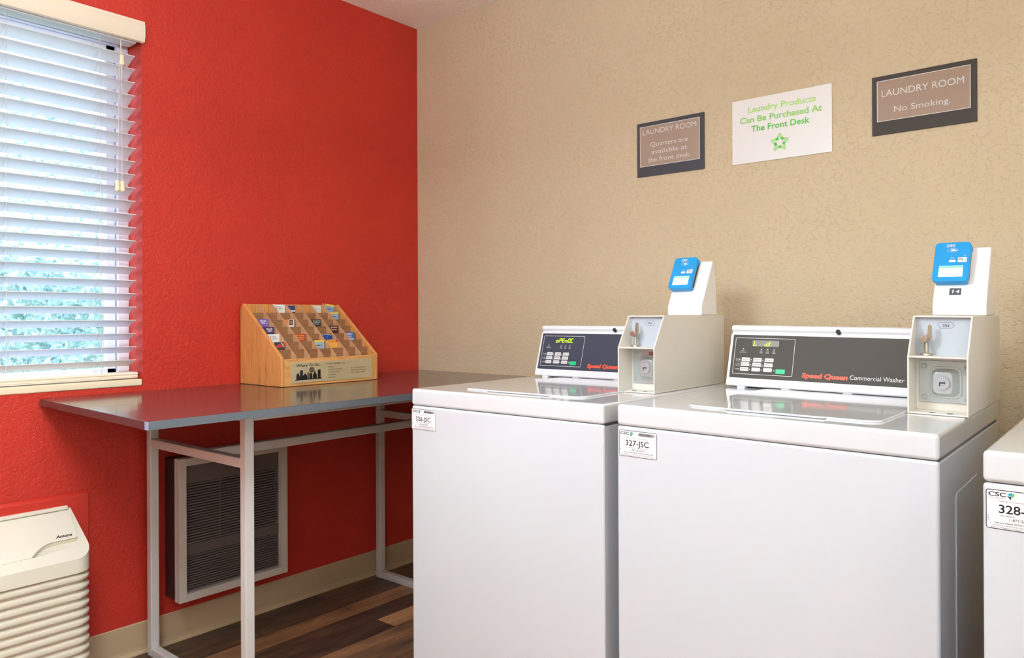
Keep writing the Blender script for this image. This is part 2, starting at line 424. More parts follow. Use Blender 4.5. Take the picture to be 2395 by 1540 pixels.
w = .0285; FY0, FY1, LX0, LX1 = -1.253, -.252, .030, .635
for (xa, ya) in ((LX0, FY0), (LX1-w, FY0), (LX0, FY1-w), (LX1-w, FY1-w)):
    b = N(); box(b, xa, xa+w, ya, ya+w, 0, TZ-.0215); obj('leg', b, 'silver_paint', tb, bevel=.003)
for ya in (FY0, FY1-w):
    b = N(); box(b, LX0+w, LX1-w, ya, ya+w, 0, w); obj('floor_rail', b, 'silver_paint', tb, bevel=.003)
    b = N(); box(b, LX0+w, LX1-w, ya, ya+w, .690, .690+w); obj('side_stretcher', b, 'silver_paint', tb, bevel=.003)
    b = N(); box(b, LX0+w, LX1-w, ya, ya+w, TZ-.0215-w, TZ-.0215); obj('top_rail', b, 'silver_paint', tb, bevel=.003)
for xa in (LX0, LX1-w):
    b = N(); box(b, xa, xa+w, FY0+w, FY1-w, TZ-.0215-w, TZ-.0215); obj('top_rail', b, 'silver_paint', tb, bevel=.003)
b = N(); box(b, .372, .372+w, FY0+w, FY1-w, .690, .690+w); obj('centre_stretcher', b, 'silver_paint', tb, bevel=.003)
b = N(); s = w+.022
for ya, d in ((FY0+w, 1), (FY1-w, -1)):
    for t in (0,):
        zt = TZ-.0215-w
        prism(b, [(LX1-w+.004, ya, zt), (LX1-w+.004, ya, zt-.006), (LX1-w+.004, ya+d*.006, zt)], [(LX1-.004, ya, zt), (LX1-.004, ya, zt-.006), (LX1-.004, ya+d*.006, zt)])
b.free()

# ------------------------------------------------------------------ wall heater
ht = thing('wall_heater', 'brown grilled wall heater in a pale metal frame low behind the table legs', 'heater', (0.05, -.972, .165))
HY0, HY1, HZ0, HZ1 = -1.182, -.768, .165, .645
b = N(); box(b, .001, .076, HY0+.004, HY1-.004, HZ0+.004, HZ1-.004); obj('heater_box', b, 'heater_dark', ht, bevel=.002)
F = Fr((.076, HY0, HZ0), (0, 1, 0), (0, 0, 1)); W_, H_ = HY1-HY0, HZ1-HZ0
b = N(); fw = .026
for st, (c0, c1, m0) in enumerate(((0, .010, .0), (.010, .016, .003), (.016, .033, .0))):
    for q in ((m0, fw, m0, H_-m0), (W_-fw, W_-m0, m0, H_-m0), (fw, W_-fw, m0, fw), (fw, W_-fw, H_-fw, H_-m0)): slab(b, F, q[0], q[1], q[2], q[3], c0, c1)
obj('heater_frame', b, 'heater_frame', ht, bevel=.0012)
b = N()
G0, G1 = fw+.001, H_-fw-.001; GL = G1-G0
slab(b, F, fw+.001, W_-fw-.001, G0+GL*.853, G1, .004, .014)
slab(b, F, fw+.001, W_-fw-.001, G0+GL*.284, G0+GL*.370, .004, .014)
def louv(v0, v1, n):
    p = (v1-v0)/n
    for i in range(n):
        a = v0+p*i
        prism(b, [F.p(fw+.001, a+p*.20, .014), F.p(fw+.001, a+p*.72, .013), F.p(fw+.001, a+p*1.0, .002), F.p(fw+.001, a+p*.85, .002)],
              [F.p(W_-fw-.001, a+p*.20, .014), F.p(W_-fw-.001, a+p*.72, .013), F.p(W_-fw-.001, a+p*1.0, .002), F.p(W_-fw-.001, a+p*.85, .002)])
louv(G0+GL*.370, G0+GL*.853, 22); louv(G0, G0+GL*.284, 14)
for uu in (.155, .26, W_-fw-.012): slab(b, F, uu, uu+.003, G0+GL*.37, G0+GL*.853, .003, .0125)
obj('grille', b, 'grille', ht)
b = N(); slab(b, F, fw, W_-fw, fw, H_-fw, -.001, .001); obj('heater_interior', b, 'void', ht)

# ------------------------------------------------------------------ through-wall air conditioner
ac = thing('air_conditioner', 'ivory through-wall air conditioner with louvred front below the window', 'air conditioner', (.1, -2.0, 0))
AX, AY1, AY0, AR = .190, -1.478, -2.545, .045
def plan(off=0., n=7):
    pts = [(.001, AY0+off), ]
    x1 = AX-off; ya, yb = AY0+off, AY1-off; r = AR-off*.5
    for i in range(n+1):
        t = -PI/2+PI/2*i/n; pts.append((x1-r+r*math.cos(t), ya+r+r*math.sin(t)))
    for i in range(n+1):
        t = PI/2*i/n; pts.append((x1-r+r*math.cos(t), yb-r+r*math.sin(t)))
    pts.append((.001, yb)); return pts
def loft(bm, rings, cap=True):
    R = [[bm.verts.new(p) for p in r] for r in rings]; n = len(R[0])
    for a, c in zip(R, R[1:]):
        for i in range(n): bm.faces.new((a[i], a[(i+1) % n], c[(i+1) % n], c[i]))
    if cap: bm.faces.new(R[0][::-1]); bm.faces.new(R[-1])
    return R
b = N(); rings = []
ztop = .374; per = .0263; z = ztop; prof = [(0., .013), (.14, .0125), (.38, .0020), (.56, 0.), (.80, .0012), (1., .012)]
nl = 13
for k in range(nl):
    for t, off in prof[:-1]: rings.append([(x, y, ztop-per*(k+t)) for x, y in plan(off)])
rings.append([(x, y, ztop-per*nl) for x, y in plan(.004)]); rings.append([(x, y, .0) for x, y in plan(.004)])
loft(b, rings); obj('louvred_front', b, 'ivory_louvre', ac, smooth=True)
zs = lambda x: .417+(AX-x)*.694
b = N()
loft(b, [[(x, y, .3755) for x, y in plan()], [(x, y, min(zs(x), .535)) for x, y in plan()]])
F = Fr((.19, 0, .417), (0, 1, 0), (-.17, 0, .118))
cur = [(-1.632, .0385), (-1.618, .053), (-1.605, .064), (-1.592, .072), (-1.578, .0775), (-1.560, .079), (-1.505, .079), (-1.499, .0795)]
low = [(-1.512, .055), (-1.560, .046), (-1.600, .040)]
def baked(base, cut):   # mesh of base minus cut
    ms = []
    for q in (base, cut):
        bmesh.ops.recalc_face_normals(q, faces=q.faces); me = bpy.data.meshes.new('m'); q.to_mesh(me); q.free(); ms.append(bpy.data.objects.new('m', me)); C.objects.link(ms[-1])
    md = ms[0].modifiers.new('b', 'BOOLEAN'); md.object = ms[1]; md.operation = 'DIFFERENCE'; md.solver = 'EXACT'
    dg = bpy.context.evaluated_depsgraph_get(); dg.update(); me = bpy.data.meshes.new_from_object(ms[0].evaluated_get(dg))
    out = bmesh.new(); out.from_mesh(me)
    for o_ in ms: bpy.data.objects.remove(o_)
    return out
k = N(); prism(k, [F.p(a, c, -.016) for a, c in cur]+[F.p(a, c, -.0005) for a, c in low], [F.p(a, c, .03) for a, c in cur+low])
b = baked(b, k)
obj('cabinet_top', b, 'ivory_plastic', ac, bevel=.004, seg=3)
b = N()
out = [(-2.50, .0345), (-1.90, .0365), (-1.632, .0385), (-1.618, .053), (-1.605, .064), (-1.592, .072), (-1.578, .0775), (-1.560, .0790), (-1.505, .0790), (-1.499, .0795), (-1.489, .172), (-2.50, .182)]
poly(b, F, out, .0002, .0022)
lidp = obj('control_door', b, 'ivory_plastic', ac, bevel=.0012)
b = N(); text(b, F, 'Amana', -1.556, .089, .0105, .044, off=.03, shear=.35, c=.0026); obj('lettering', b, 'print_black', lidp)
b = N(); box(b, .002, .022, AY0+.02, AY1-.010, .528, .5385); obj('back_strip', b, 'ivory_plastic', ac, bevel=.002)

# ------------------------------------------------------------------ brochure rack
RK0, RK1 = -.902, -.474; RT = TZ+.0006
rk = thing('brochure_rack', 'stepped oak card rack with a metal plaque standing on the dark table', 'rack', (.145, (RK0+RK1)/2, RT))
ZL = lambda x: 1.166-(x-.036)*.805
side = [(.013, RT), (.277, RT), (.277, ZL(.277)+.0015), (.036, 1.167), (.028, 1.167), (.018, 1.160), (.013, 1.148)]
for ya in (RK0, RK1-.012):
    b = N(); exty(b, side, ya, ya+.012); obj('side_panel', b, 'oak_side', rk, bevel=.0025)
b = N(); box(b, .263, .277, RK0+.0125, RK1-.0125, RT, .9695); fp = obj('front_panel', b, 'oak_front', rk, bevel=.002)
b = N(); box(b, .013, .021, RK0+.012, RK1-.012, RT, 1.166); obj('back_panel', b, 'oak_side', rk, bevel=.001)
b = N(); box(b, .021, .263, RK0+.012, RK1-.012, RT, RT+.006); obj('base_panel', b, 'hardboard', rk)
xk = lambda k: .021+.0346*k
zk = lambda k: 1.160-.0266*k
for k in range(1, 7):
    b = N(); box(b, xk(k)-.0015, xk(k)+.0015, RK0+.012, RK1-.012, RT+.006, zk(k)); obj('step_board', b, 'hardboard', rk)
cw = (RK1-RK0-.024)/7; yd = lambda k: RK0+.012+cw*k
for k in range(1, 7):
    b = N(); rise = .006 if k == 6 else 0
    exty(b, [(.0215, RT+.006), (.2625, RT+.006), (.2625, .976), (.034, 1.160), (.0215, 1.167+rise)], yd(k)-.0013, yd(k)+.0013)
    obj('divider', b, 'divider_edge', rk)
F = Fr((.2772, -.865, .884), (0, 1, 0), (0, 0, 1)); PW, PH = .362, .074
b = N(); slab(b, F, 0, PW, 0, PH, 0, .0012); pq = obj('plaque', b, 'plaque', rk)
for a, c in ((.009, .065), (.009, .008), (.353, .064), (.353, .010)):
    b = N(); cyl(b, F.p(a, c, .001), F.p(a, c, .0032), .0032, .002, 12); obj('screw', b, 'plaque', pq, smooth=True)
b = N()
text(b, F, 'Where To Go...', .020, .0565, .0105, .108, off=.012, shear=.28, c=.0016)
text(b, F, 'YOUR GUIDE TO...', .148, .0595, .0052, .090, off=.01, c=.0016)
for i, s in enumerate(('DINING', 'ENTERTAINMENT', 'ATTRACTIONS', 'SHOPPING', 'SERVICES')):
    text(b, F, s, .158, .0478-i*.0095, .0042, (.026, .064, .050, .034, .034)[i], off=0., c=.0016)
for i, s in enumerate(('For Advertising And', 'Business Opportunities', 'Call 1-800-279-8644')):
    text(b, F, s, .296, .0400-i*.0093, .0040, (.066, .074, .064)[i], align='c', off=0., c=.0016)
obj('engraved_lettering', b, 'print_black', pq); b = N()
sky = [[(.022,.012),(.022,.026),(.026,.034),(.031,.034),(.035,.026),(.037,.018),(.037,.012)], [(.037,.012),(.037,.044),(.049,.044),(.049,.012)],
       [(.049,.012),(.049,.024),(.058,.033),(.067,.024),(.067,.012)], [(.069,.012),(.069,.036),(.0735,.036),(.0735,.012)],
       [(.076,.012),(.076,.030),(.080,.033),(.088,.033),(.088,.012)], [(.0905,.012),(.0905,.024),(.095,.030),(.099,.040),(.104,.030),(.108,.026),(.108,.012)],
       [(.112,.012),(.112,.043),(.124,.043),(.124,.012)], [(.016,.009),(.129,.010),(.129,.0135),(.020,.0125)]]
for p in sky: poly(b, F, p, .0012, .0016)
for i in range(6):
    zz = .052-i*.0032; hw = math.sqrt(max(0, .0115**2-(zz-.0425)**2)); slab(b, F, .0865-hw, .0865+hw, zz-.0010, zz+.0011, .0012, .0016)
obj('engraved_skyline', b, 'print_black', pq)

def card(col, p, m, label, top, y0=.002, w=.050, tilt=0., parts=()):
    """a leaflet leaning in pocket p (1 back ... 7 front) of column col"""
    x = (xk(p-1)+.004) if p > 1 else .0245
    yl = yd(col)+y0; zb = RT+.008; zt = top
    if tilt: yl += .003
    F = Fr((x+.0008, yl, 0), (0, 1, 0), (0, 0, 1))
    ca, sa = math.cos(tilt), math.sin(tilt); cx, cz = w/2, zt-.02
    def fn(co):
        y, z = co.y-yl-cx, co.z-cz
        y, z = y*ca+z*sa, -y*sa+z*ca
        return Vector((co.x+.0030*(zt-co.z)/(zt-zb), y+yl+cx, z+cz))
    b = N(); slab(b, F, 0, w, zb+.012, zt, -.0006, .0004)
    c = tag(obj('leaflet', b, m, loc=(x, yl+w/2, zb), fn=fn), label, 'leaflet', 'leaflets in the oak rack')
    for mt, f in parts:
        b = N(); f(b, F, zt, w); obj('printing', b, mt, c, fn=fn)
    return c
def keane(b, F, zt, w):
    text(b, F, 'Keane', .021, zt-.010, .0042, .018, shear=.2); text(b, F, 'Wildcatter', .021, zt-.0165, .0040, .024, shear=.2); text(b, F, 'Trading Co', .021, zt-.0215, .0025, .018)
    poly(b, F, [(.0135, zt-.021), (.0175, zt-.021), (.0165, zt-.013), (.0172, zt-.006), (.0155, zt-.006), (.0155, zt-.013)], .0004, .0008)
WHT = pm(236, 236, 232)
Z1 = 1.165
card(2, 1, WHT, 'white leaflet with a small black figure logo, back row of the rack', Z1, 0.0, .053, parts=[('print_black', keane)])
card(3, 1, pm(52, 58, 118), 'navy leaflet with a white lower band, back row beside the white one', Z1-.004, .001, .040,
     parts=[('print_white', lambda b, F, zt, w: slab(b, F, 0, w, zt-.023, zt-.017, .0004, .0008)), ('cyan_print', lambda b, F, zt, w: text(b, F, 'VISIT TODAY', .006, zt-.010, .003, .026))])
card(5, 1, pm(228, 228, 222), 'off-white leaflet with grey lettering, back row right of the middle', Z1-.002, .001, .046,
     parts=[('print_grey', lambda b, F, zt, w: (text(b, F, 'HOTEL & SUITES', .014, zt-.013, .0035, .026), text(b, F, 'MUSEUM', .017, zt-.019, .003, .018)))])
def tower(b, F, zt, w): slab(b, F, 0, w, zt-.007, zt, .0004, .0008)
def bird(b, F, zt, w):
    z = zt-.020; poly(b, F, [(w*.2, z-.002), (w*.5, z), (w*.85, z+.003), (w*.5, z+.003), (w*.25, z+.001)], .0004, .0008)
YEL = pm(238, 204, 70); BLU = pm(138, 172, 206)
card(6, 1, BLU, 'blue and yellow leaflet leaning tilted in the back right pocket', Z1+.003, .004, .046, tilt=.12, parts=[(YEL, tower), ('print_black', bird)])
card(6, 2, pm(150, 186, 214), 'blue and yellow leaflet standing upright just before the tilted one', zk(1)+.003, .006, .042, parts=[(YEL, tower), ('print_black', bird)])
def tips(b, F, zt, w):
    text(b, F, 'TRAVEL', .014, zt-.0105, .0062, .029, off=.03, shear=.1); text(b, F, 'TIPS', .020, zt-.0185, .0062, .017, off=.03, shear=.1)
    slab(b, F, .010, .018, zt-.0175, zt-.0165, .0004, .0008); slab(b, F, .040, .049, zt-.0175, zt-.0165, .0004, .0008)
card(0, 3, pm(128, 92, 176), 'lilac travel tips leaflet in the far left column of the rack', zk(2)+.004, .002, .052, parts=[('print_white', tips)])
card(0, 4, pm(58, 36, 92), 'dark violet travel tips leaflet standing below the lilac one', zk(3)+.001, .006, .048, parts=[('print_white', tips)])
card(0, 5, WHT, 'white leaflet with small black figure logo, lower left column of the rack', zk(4)+.002, .001, .053, parts=[('print_black', keane)])
card(0, 6, pm(70, 66, 70), 'red and black picture leaflet at the bottom of the left column', zk(5)+.001, .000, .053, parts=[
    (pm(206, 60, 60), lambda b, F, zt, w: (poly(b, F, [(.018, zt-.020), (.040, zt-.019), (.044, zt-.013), (.030, zt-.007), (.021, zt-.012)], .0004, .0008), poly(b, F, [(.040, zt-.002), (w, zt-.002), (w, zt-.020), (.046, zt-.014)], .0004, .0007))),
    (pm(200, 196, 196), lambda b, F, zt, w: (slab(b, F, .006, .010, zt-.03, zt, .0004, .0008), poly(b, F, [(.036, zt-.001), (.040, zt-.001), (.050, zt-.018), (.046, zt-.018)], .0008, .0011)))])
card(2, 3, pm(226, 138, 62), 'orange leaflet with a portrait photo, third row of the rack', zk(2)+.001, .001, .046, parts=[
    ('print_white', lambda b, F, zt, w: slab(b, F, .022, w, zt-.03, zt, .0004, .0006)), (pm(58, 50, 50), lambda b, F, zt, w: slab(b, F, .025, .041, zt-.021, zt-.001, .0006, .0008)),
    (pm(190, 140, 112), lambda b, F, zt, w: poly(b, F, [(.033+.0042*math.cos(t*PI/6), zt-.0105+.0065*math.sin(t*PI/6)) for t in range(12)], .0008, .0010))])
card(4, 3, pm(40, 58, 46), 'dark green leaflet with white lettering, third row of the rack', zk(2)+.001, .001, .052, parts=[
    ('print_white', lambda b, F, zt, w: (text(b, F, "Dinne Bourbo's", .016, zt-.008, .0042, .033, off=.02), text(b, F, 'Lawn-Heaven', .018, zt-.014, .0042, .030, off=.02), text(b, F, 'Museum', .024, zt-.0195, .0042, .020, off=.02)))])
card(2, 5, pm(190, 72, 48), 'rust red leaflet with yellow lettering in the middle of the rack', zk(4)+.002, .001, .046, parts=[
    (pm(246, 190, 90), lambda b, F, zt, w: (text(b, F, 'Best Whiskey', .007, zt-.009, .0044, .036, off=.02), text(b, F, 'Selection in', .009, zt-.0155, .0044, .032, off=.02), text(b, F, 'Louisville', .013, zt-.0215, .0042, .026, off=.02)))])
card(5, 4, pm(84, 30, 34), 'maroon leaflet with cream lettering, fourth row on the right', zk(3)+.003, .012, .040, parts=[
    (pm(240, 214, 196), lambda b, F, zt, w: (text(b, F, 'Jim Beam', .004, zt-.0095, .0058, .031, off=.02), text(b, F, 'Country', .004, zt-.0185, .0058, .029, off=.02)))])
card(4, 5, pm(30, 70, 150), 'royal blue leaflet with white border leaning askew, fifth row', zk(4)-.004, .004, .046, tilt=.10, parts=[
    ('print_white', lambda b, F, zt, w: (slab(b, F, 0, w, zt-.001, zt, .0004, .0008), slab(b, F, 0, .001, zt-.02, zt, .0004, .0008))), (pm(200, 130, 70), lambda b, F, zt, w: text(b, F, 'R', .02, zt-.012, .006, .006))])
card(6, 5, pm(62, 98, 176), 'blue leaflet reading family fun, fifth row at the right end', zk(4)+.003, .004, .040, parts=[
    ('print_white', lambda b, F, zt, w: (text(b, F, 'FAMILY', .002, zt-.010, .0064, .032, off=.03), text(b, F, 'FUN!', .006, zt-.0195, .0064, .022, off=.03))),
    (pm(150, 200, 230), lambda b, F, zt, w: slab(b, F, 0, w, zt-.03, zt-.0225, .0004, .0007))])
card(3, 6, pm(160, 186, 206), 'pale blue and yellow leaflet in the sixth row of the rack', zk(5)+.003, .006, .044, parts=[(YEL, tower), ('print_black', bird)])
card(4, 6, pm(240, 178, 80), 'orange yellow leaflet with red lettering, sixth row', zk(5)+.004, .004, .050, parts=[
    (pm(206, 70, 50), lambda b, F, zt, w: (text(b, F, 'CAVERNS', .008, zt-.0105, .0050, .032, off=.02), slab(b, F, 0, w, zt-.003, zt-.0015, .0004, .0008), slab(b, F, .042, w, zt-.010, zt, .0004, .0007)))])

# ------------------------------------------------------------------ wall signs
def dots(b, F, a, c, n, gap, r=.0007):
    random.seed(5)
    for i in range(n):
        for j in range(2):
            for k in range(3):
                if random.random() < .5: slab(b, F, a+i*gap+j*.0022, a+i*gap+j*.0022+r, c-k*.0022, c-k*.0022+r, .003, .0038)
def dark_sign(x0, x1, z0, z1, back, face, inner, label, lines, brl):
    t = thing('wall_sign', label, 'sign', ((x0+x1)/2, 0, z0), 'signs on the beige wall')
    F = Fr((x0, -.0008, z0), (1, 0, 0), (0, 0, 1))
    b = N(); slab(b, F, 0, x1-x0, 0, z1-z0, 0, .004); obj('back_plate', b, back, t, bevel=.0006)
    a0, a1, c0, c1 = inner[0]-x0, inner[1]-x0, inner[2]-z0, inner[3]-z0
    b = N(); slab(b, F, a0, a1, c0, c1, .004, .0048); fc = obj('sign_face', b, face, t)
    b = N(); ring(b, F, a0, a1, c0, c1, .0003, .0016, .0052); obj('border_line', b, 'print_white', fc)
    b = N()
    for s, xa, xb, zz, h in lines: text(b, F, s, xa-x0, zz-z0, h, xb-xa, off=-.009, c=.0052)
    obj('lettering', b, 'print_white', fc)
    b = N(); G = Fr((x0, -.0028, z0), (1, 0, 0), (0, 0, 1)); dots(b, G, brl[0]-x0, brl[1]-z0, 12, .0068); obj('braille', b, 'braille', fc)
dark_sign(1.161, 1.4215, 1.615, 1.808, 'sign_dark_slate', 'sign_taupe', (1.1733, 1.4061, 1.6502, 1.794), 'smaller-looking dark sign at left, laundry room quarters notice with four lines',
          [('LAUNDRY ROOM', 1.1856, 1.3932, 1.7640, .0185), ('Quarters are', 1.2158, 1.3621, 1.7190, .0165), ('available at', 1.2199, 1.3592, 1.6920, .0165), ('the front desk.', 1.2064, 1.3714, 1.6645, .0165)], (1.25, 1.750))
dark_sign(1.954, 2.2205, 1.6415, 1.813, 'sign_dark_brown', 'sign_brown', (1.9677, 2.2058, 1.680, 1.799), 'dark brown laundry room sign at right reading no smoking',
          [('LAUNDRY ROOM', 1.9806, 2.19, 1.7510, .0195), ('No Smoking.', 2.0138, 2.1572, 1.7028, .0170)], (2.045, 1.738))
t = thing('wall_sign', 'white sign board with green lettering and a green star between the dark signs', 'sign', (1.68, 0, 1.613), 'signs on the beige wall')
F = Fr((1.5215, -.0008, 1.613), (1, 0, 0), (0, 0, 1))
b = N(); slab(b, F, 0, .318, 0, .209, 0, .003); bd = obj('board', b, 'white_board', t, bevel=.0005)
for s, xa, xb, zz, c in (('Laundry Products', 1.5765, 1.792, 1.7765, (176, 226, 130)), ('Can Be Purchased At', 1.5483, 1.8108, 1.7440, (146, 212, 108)), ('The Front Desk', 1.5863, 1.7736, 1.7132, (104, 196, 84))):
    b = N(); text(b, F, s, xa-1.5215, zz-1.613, .0190, xb-xa, off=.022, c=.0036); obj('lettering', b, pm(*c), bd)
b = N(); b2 = N(); cx, cz = 1.6796-1.5215, 1.6655-1.613
P = lambda r, d: (cx+r*math.sin(math.radians(d)), cz+r*math.cos(math.radians(d)))
for k in range(5):
    a = 72*k
    poly(b2, F, [P(.0295, a-7), P(.0305, a), P(.0295, a+7), P(.0205, a+21), P(.013, a), P(.0205, a-21)], .0033, .0037)
    poly(b, F, [P(.0205, a+21), P(.0175, a+36), P(.0205, a+51), P(.0105, a+62), P(.0100, a+36), P(.0105, a+10)], .0033, .0040)
obj('star_tips', b2, pm(178, 224, 160), bd); obj('star_ring', b, pm(86, 200, 50), bd)

# ------------------------------------------------------------------ washing machines
def tri(b, F, a, c, s, pts): poly(b, F, [(a+x*s, c+y*s) for x, y in pts], .0006, .0009)
SEG = {'0': 'abcdef', 'o': 'cdeg', 'P': 'abefg', 'E': 'adefg', 'n': 'ceg', 'C': 'adef', 'L': 'def', 'i': 'c', 'd': 'bcdeg', ' ': ''}
def seven(b, F, s, a, c, w, h, gap):
    t = w*.17; G = h*.04; sl = .16
    for i, ch in enumerate(s):
        x = a+i*(w+gap)
        R = {'a': (G, h-t, w-G, h), 'd': (G, 0, w-G, t), 'g': (G, h/2-t/2, w-G, h/2+t/2), 'f': (0, h/2+G, t, h-G), 'b': (w-t, h/2+G, w, h-G), 'e': (0, G, t, h/2-G), 'c': (w-t, G, w, h/2-G)}
        for q in SEG[ch]:
            x0, z0, x1, z1 = R[q]
            poly(b, F, [(x+x0+sl*z0, c+z0), (x+x1+sl*z0, c+z0), (x+x1+sl*z1, c+z1), (x+x0+sl*z1, c+z1)], .0022, .0026)

def washer(idx, x0, x1, yf, label, num, sx, blue, disp, cbx, ry, zf, number=None):
    yb = yf+.705
    t = thing('washing_machine', label, 'washing machine', ((x0+x1)/2, (yf+yb)/2, 0), 'coin-operated washing machines')
    fn = lambda co: Vector((co.x, co.y, co.z*(1+zf(co.x))))
    O = lambda n, b, m, p=t, **k: obj(n, b, m, p, fn=fn, **k)
    # cabinet
    b = N(); box(b, x0, x1, yf, yf+.012, .022, .8592)
    O('front_panel', b, 'white_enamel', bevel=.0085, seg=4)
    b = N(); box(b, x0+.0025, x1-.0025, yf+.0125, yb-.002, .022, .855)
    cab = O('cabinet', b, 'white_enamel', bevel=.003)
    b = N()
    G = Fr((x1-.0025, yf, 0), (0, 1, 0), (0, 0, 1)); rslab(b, G, .16, .40, .09, .775, .012, -.001, .0018)
    O('side_embossing', b, 'white_enamel', cab, bevel=.0015)
    b = N(); box(b, x0+.006, x1-.006, yf+.006, yb-.006, .853, .866); O('seam', b, 'gap')
    for xx in (x0+.05, x1-.05):
        for yy in (yf+.06, yb-.06):
            b = N(); cyl(b, (xx, yy, 0), (xx, yy, .03), .02, .018, 14); O('foot', b, 'foot')
    # top deck and lid
    b = N(); box(b, x0, x1, yf-.001, yb, .8605, .908)
    deck = O('top_deck', b, 'deck_enamel', bevel=.0075, seg=4)
    T = Fr((x0, 0, .908), (1, 0, 0), (0, 1, 0))
    b = N(); rslab(b, T, .135, .545, yf+.070, yf+.545, .030, -.001, .0042)
    lid = O('lid', b, 'deck_enamel', t, bevel=.0035, seg=3)
    b = N(); rslab(b, T, .235, .445, yf+.060, yf+.074, .006, .0005, .0050); O('lid_lip', b, 'deck_enamel', lid, bevel=.002)
    # console
    cx0 = x0+.015; cx1 = cbx-.002 if blue is not None else x1-.02
    cy = yf+.558
    prof = [(cy, .9125), (cy-.0025, .9165), (cy, .925), (cy+.0402, 1.0580), (cy+.0475, 1.0610), (cy+.0480, 1.0650), (cy+.0420, 1.0690), (cy+.0405, 1.0730), (cy+.0425, 1.0780), (cy+.0475, 1.0820), (cy+.056, 1.083), (cy+.115, 1.083), (cy+.145, .9125)]
    b = N(); extx(b, prof, cx0, x1-.135)
    con = O('console', b, 'console_white', bevel=.0035, seg=3)
    K = Fr((cx0, cy-.0005, .9195), (1, 0, 0), (0, .045, .155))
    fa0, fa1 = .0085, x1-.135-cx0-.014
    b = N(); rslab(b, K, fa0, fa1, .0165, .1415, .003, -.004, .0014)
    fas = O('control_fascia', b, 'fascia_blue' if blue else 'fascia_grey', t)
    b = N(); ring(b, K, .0165, .1865, .0275, .1330, .004, .0012, .0019); 
    for zz in (.0640, .0510): slab(b, K, .024, .110, zz, zz+.0006, .0014, .0018)
    for k in range(3):
        for j in range(3):
            a = .0405+.0335*j-.001*k; c = .0650-.0140*k
            slab(b, K, a-.0075, a-.0045, c+.0035, c+.0060, .0014, .0018)
    slab(b, K, .134, .137, .0405, .0430, .0014, .0018)
    for a in (.094, .112, .130): slab(b, K, a-.0012, a+.0014, .0995, .1018, .0014, .0018)
    for k, s in enumerate(('Soil', 'Cycle', 'Temp')): text(b, K, s, .0225, .0685-k*.0140, .0030, .009, c=.0018)
    for a, s in ((.094, 'WASH'), (.112, 'RINSE'), (.130, 'SPIN')):
        text(b, K, s, a, .0895, .0026, .009, align='c', c=.0018); ring(b, K, a-.003, a+.003, .0935, .0970, .0008, .0005, .0018)
    text(b, K, 'INSERT', .042, .0935, .0024, .011, align='c', c=.0018); text(b, K, 'PAYMENT TO START', .042, .0893, .0024, .020, align='c', c=.0018)
    poly(b, K, [(.040, .099), (.044, .099), (.041, .103)], .0014, .0018)
    O('fascia_print', b, 'print_white', fas)
    for k in range(3):
        for j in range(3):
            a = .0405+.0335*j-.001*k; c = .0650-.0140*k
            b = N(); rslab(b, K, a, a+.0240, c, c+.0105, .0015, .0012, .0026); bt = O('button', b, 'button', fas)
            if k < 2 or j == 0 or blue:
                b = N(); text(b, K, (('LIGHT', 'MEDIUM', 'HEAVY'), ('NORMAL', 'PERM PRESS', 'DELICATES'), ('HOT', 'WARM', 'COLD'))[k][j], a+.0085, c+.0038, .0030, .0130, c=.0029)
                ring(b, K, a+.003, a+.0068, c+.003, c+.0072, .001, .0006, .0029)
                bpy.data.objects.remove(bt); b3 = N(); rslab(b3, K, a, a+.0240, c, c+.0105, .0015, .0012, .0026)
                bt = O('button', b3, 'button', fas); O('button_print', b, 'print_black', fas)
    b = N(); rslab(b, K, .1405, .1655, .0335, .0460, .001, .0012, .0026); g = O('button', b, 'green_button', fas); g['label'] = 'green start button'
    b = N(); slab(b, K, .0665, .1420, .1090, .1265, .0010, .0018); d = O('display', b, 'lcd_dark' if blue else 'lcd', fas)
    b = N()
    seven(b, K, disp, .0700, .1100, .0092, .0140, .0030) if blue is not None else None
    if len(b.verts): O('display_digits', b, 'led_green', fas)
    else: b.free()
    b = N(); text(b, K, 'Speed Queen', .2120, .0275, .0125, .1170, off=.045, shear=.12, c=.0019); O('brand_lettering', b, 'print_red', fas)
    b = N(); text(b, K, 'Commercial Washer', .3345, .0290, .0115, .1290, c=.0019); O('type_lettering', b, 'print_white', fas)
    b = N(); cyl(b, K.p(.2965, .1560, -.006), K.p(.2965, .1560, .0050), .0066, .0058, 20); O('lid_latch_button', b, 'foot', t, smooth=True)
    for a in (.035, .16, .32):
        b = N(); box(b, cx0+a, cx0+a+.022, cy-.004, cy+.02, .9082, .9128); O('console_clip', b, 'console_white', t)
    # coin box
    a0, a1 = cbx, cbx+.113; cyf = yf+.275; th = .0035; zb = .9085; zt = 1.1155; zm = 1.0285; yk = cyf+.055
    ybk = yf+.705
    pr = [(cyf, zb), (ybk, zb), (ybk, zt), (yk, zt), (cyf, zm)]
    bx = N()
    extx(bx, pr, a0, a0+th); extx(bx, pr, a1-th, a1)
    box(bx, a0+th, a1-th, cyf+.001, ybk, zb, zb+th); box(bx, a0+th, a1-th, yk, ybk, zt-th, zt)
    box(bx, a0+th, a1-th, ybk-th, ybk, zb+th, zt-th)
    box(bx, a0+th, a1-th, cyf+.0005, cyf+.085, zm-th/2, zm+th/2)
    cb = O('coin_box', bx, 'coin_white', t, bevel=.0011)
    yin = cyf+.068
    B = Fr((a0, yin, zb), (1, 0, 0), (0, 0, 1)); Wc = a1-a0
    b = N(); slab(b, B, th, Wc-th, zm-zb+th/2, zt-zb-th, -.004, 0); O('coin_slide_plate', b, 'coin_plate', cb)
    b = N(); slab(b, B, th, Wc-th, th, zm-zb-th/2, -.004, -.001); O('lower_back_plate', b, 'coin_white', cb)
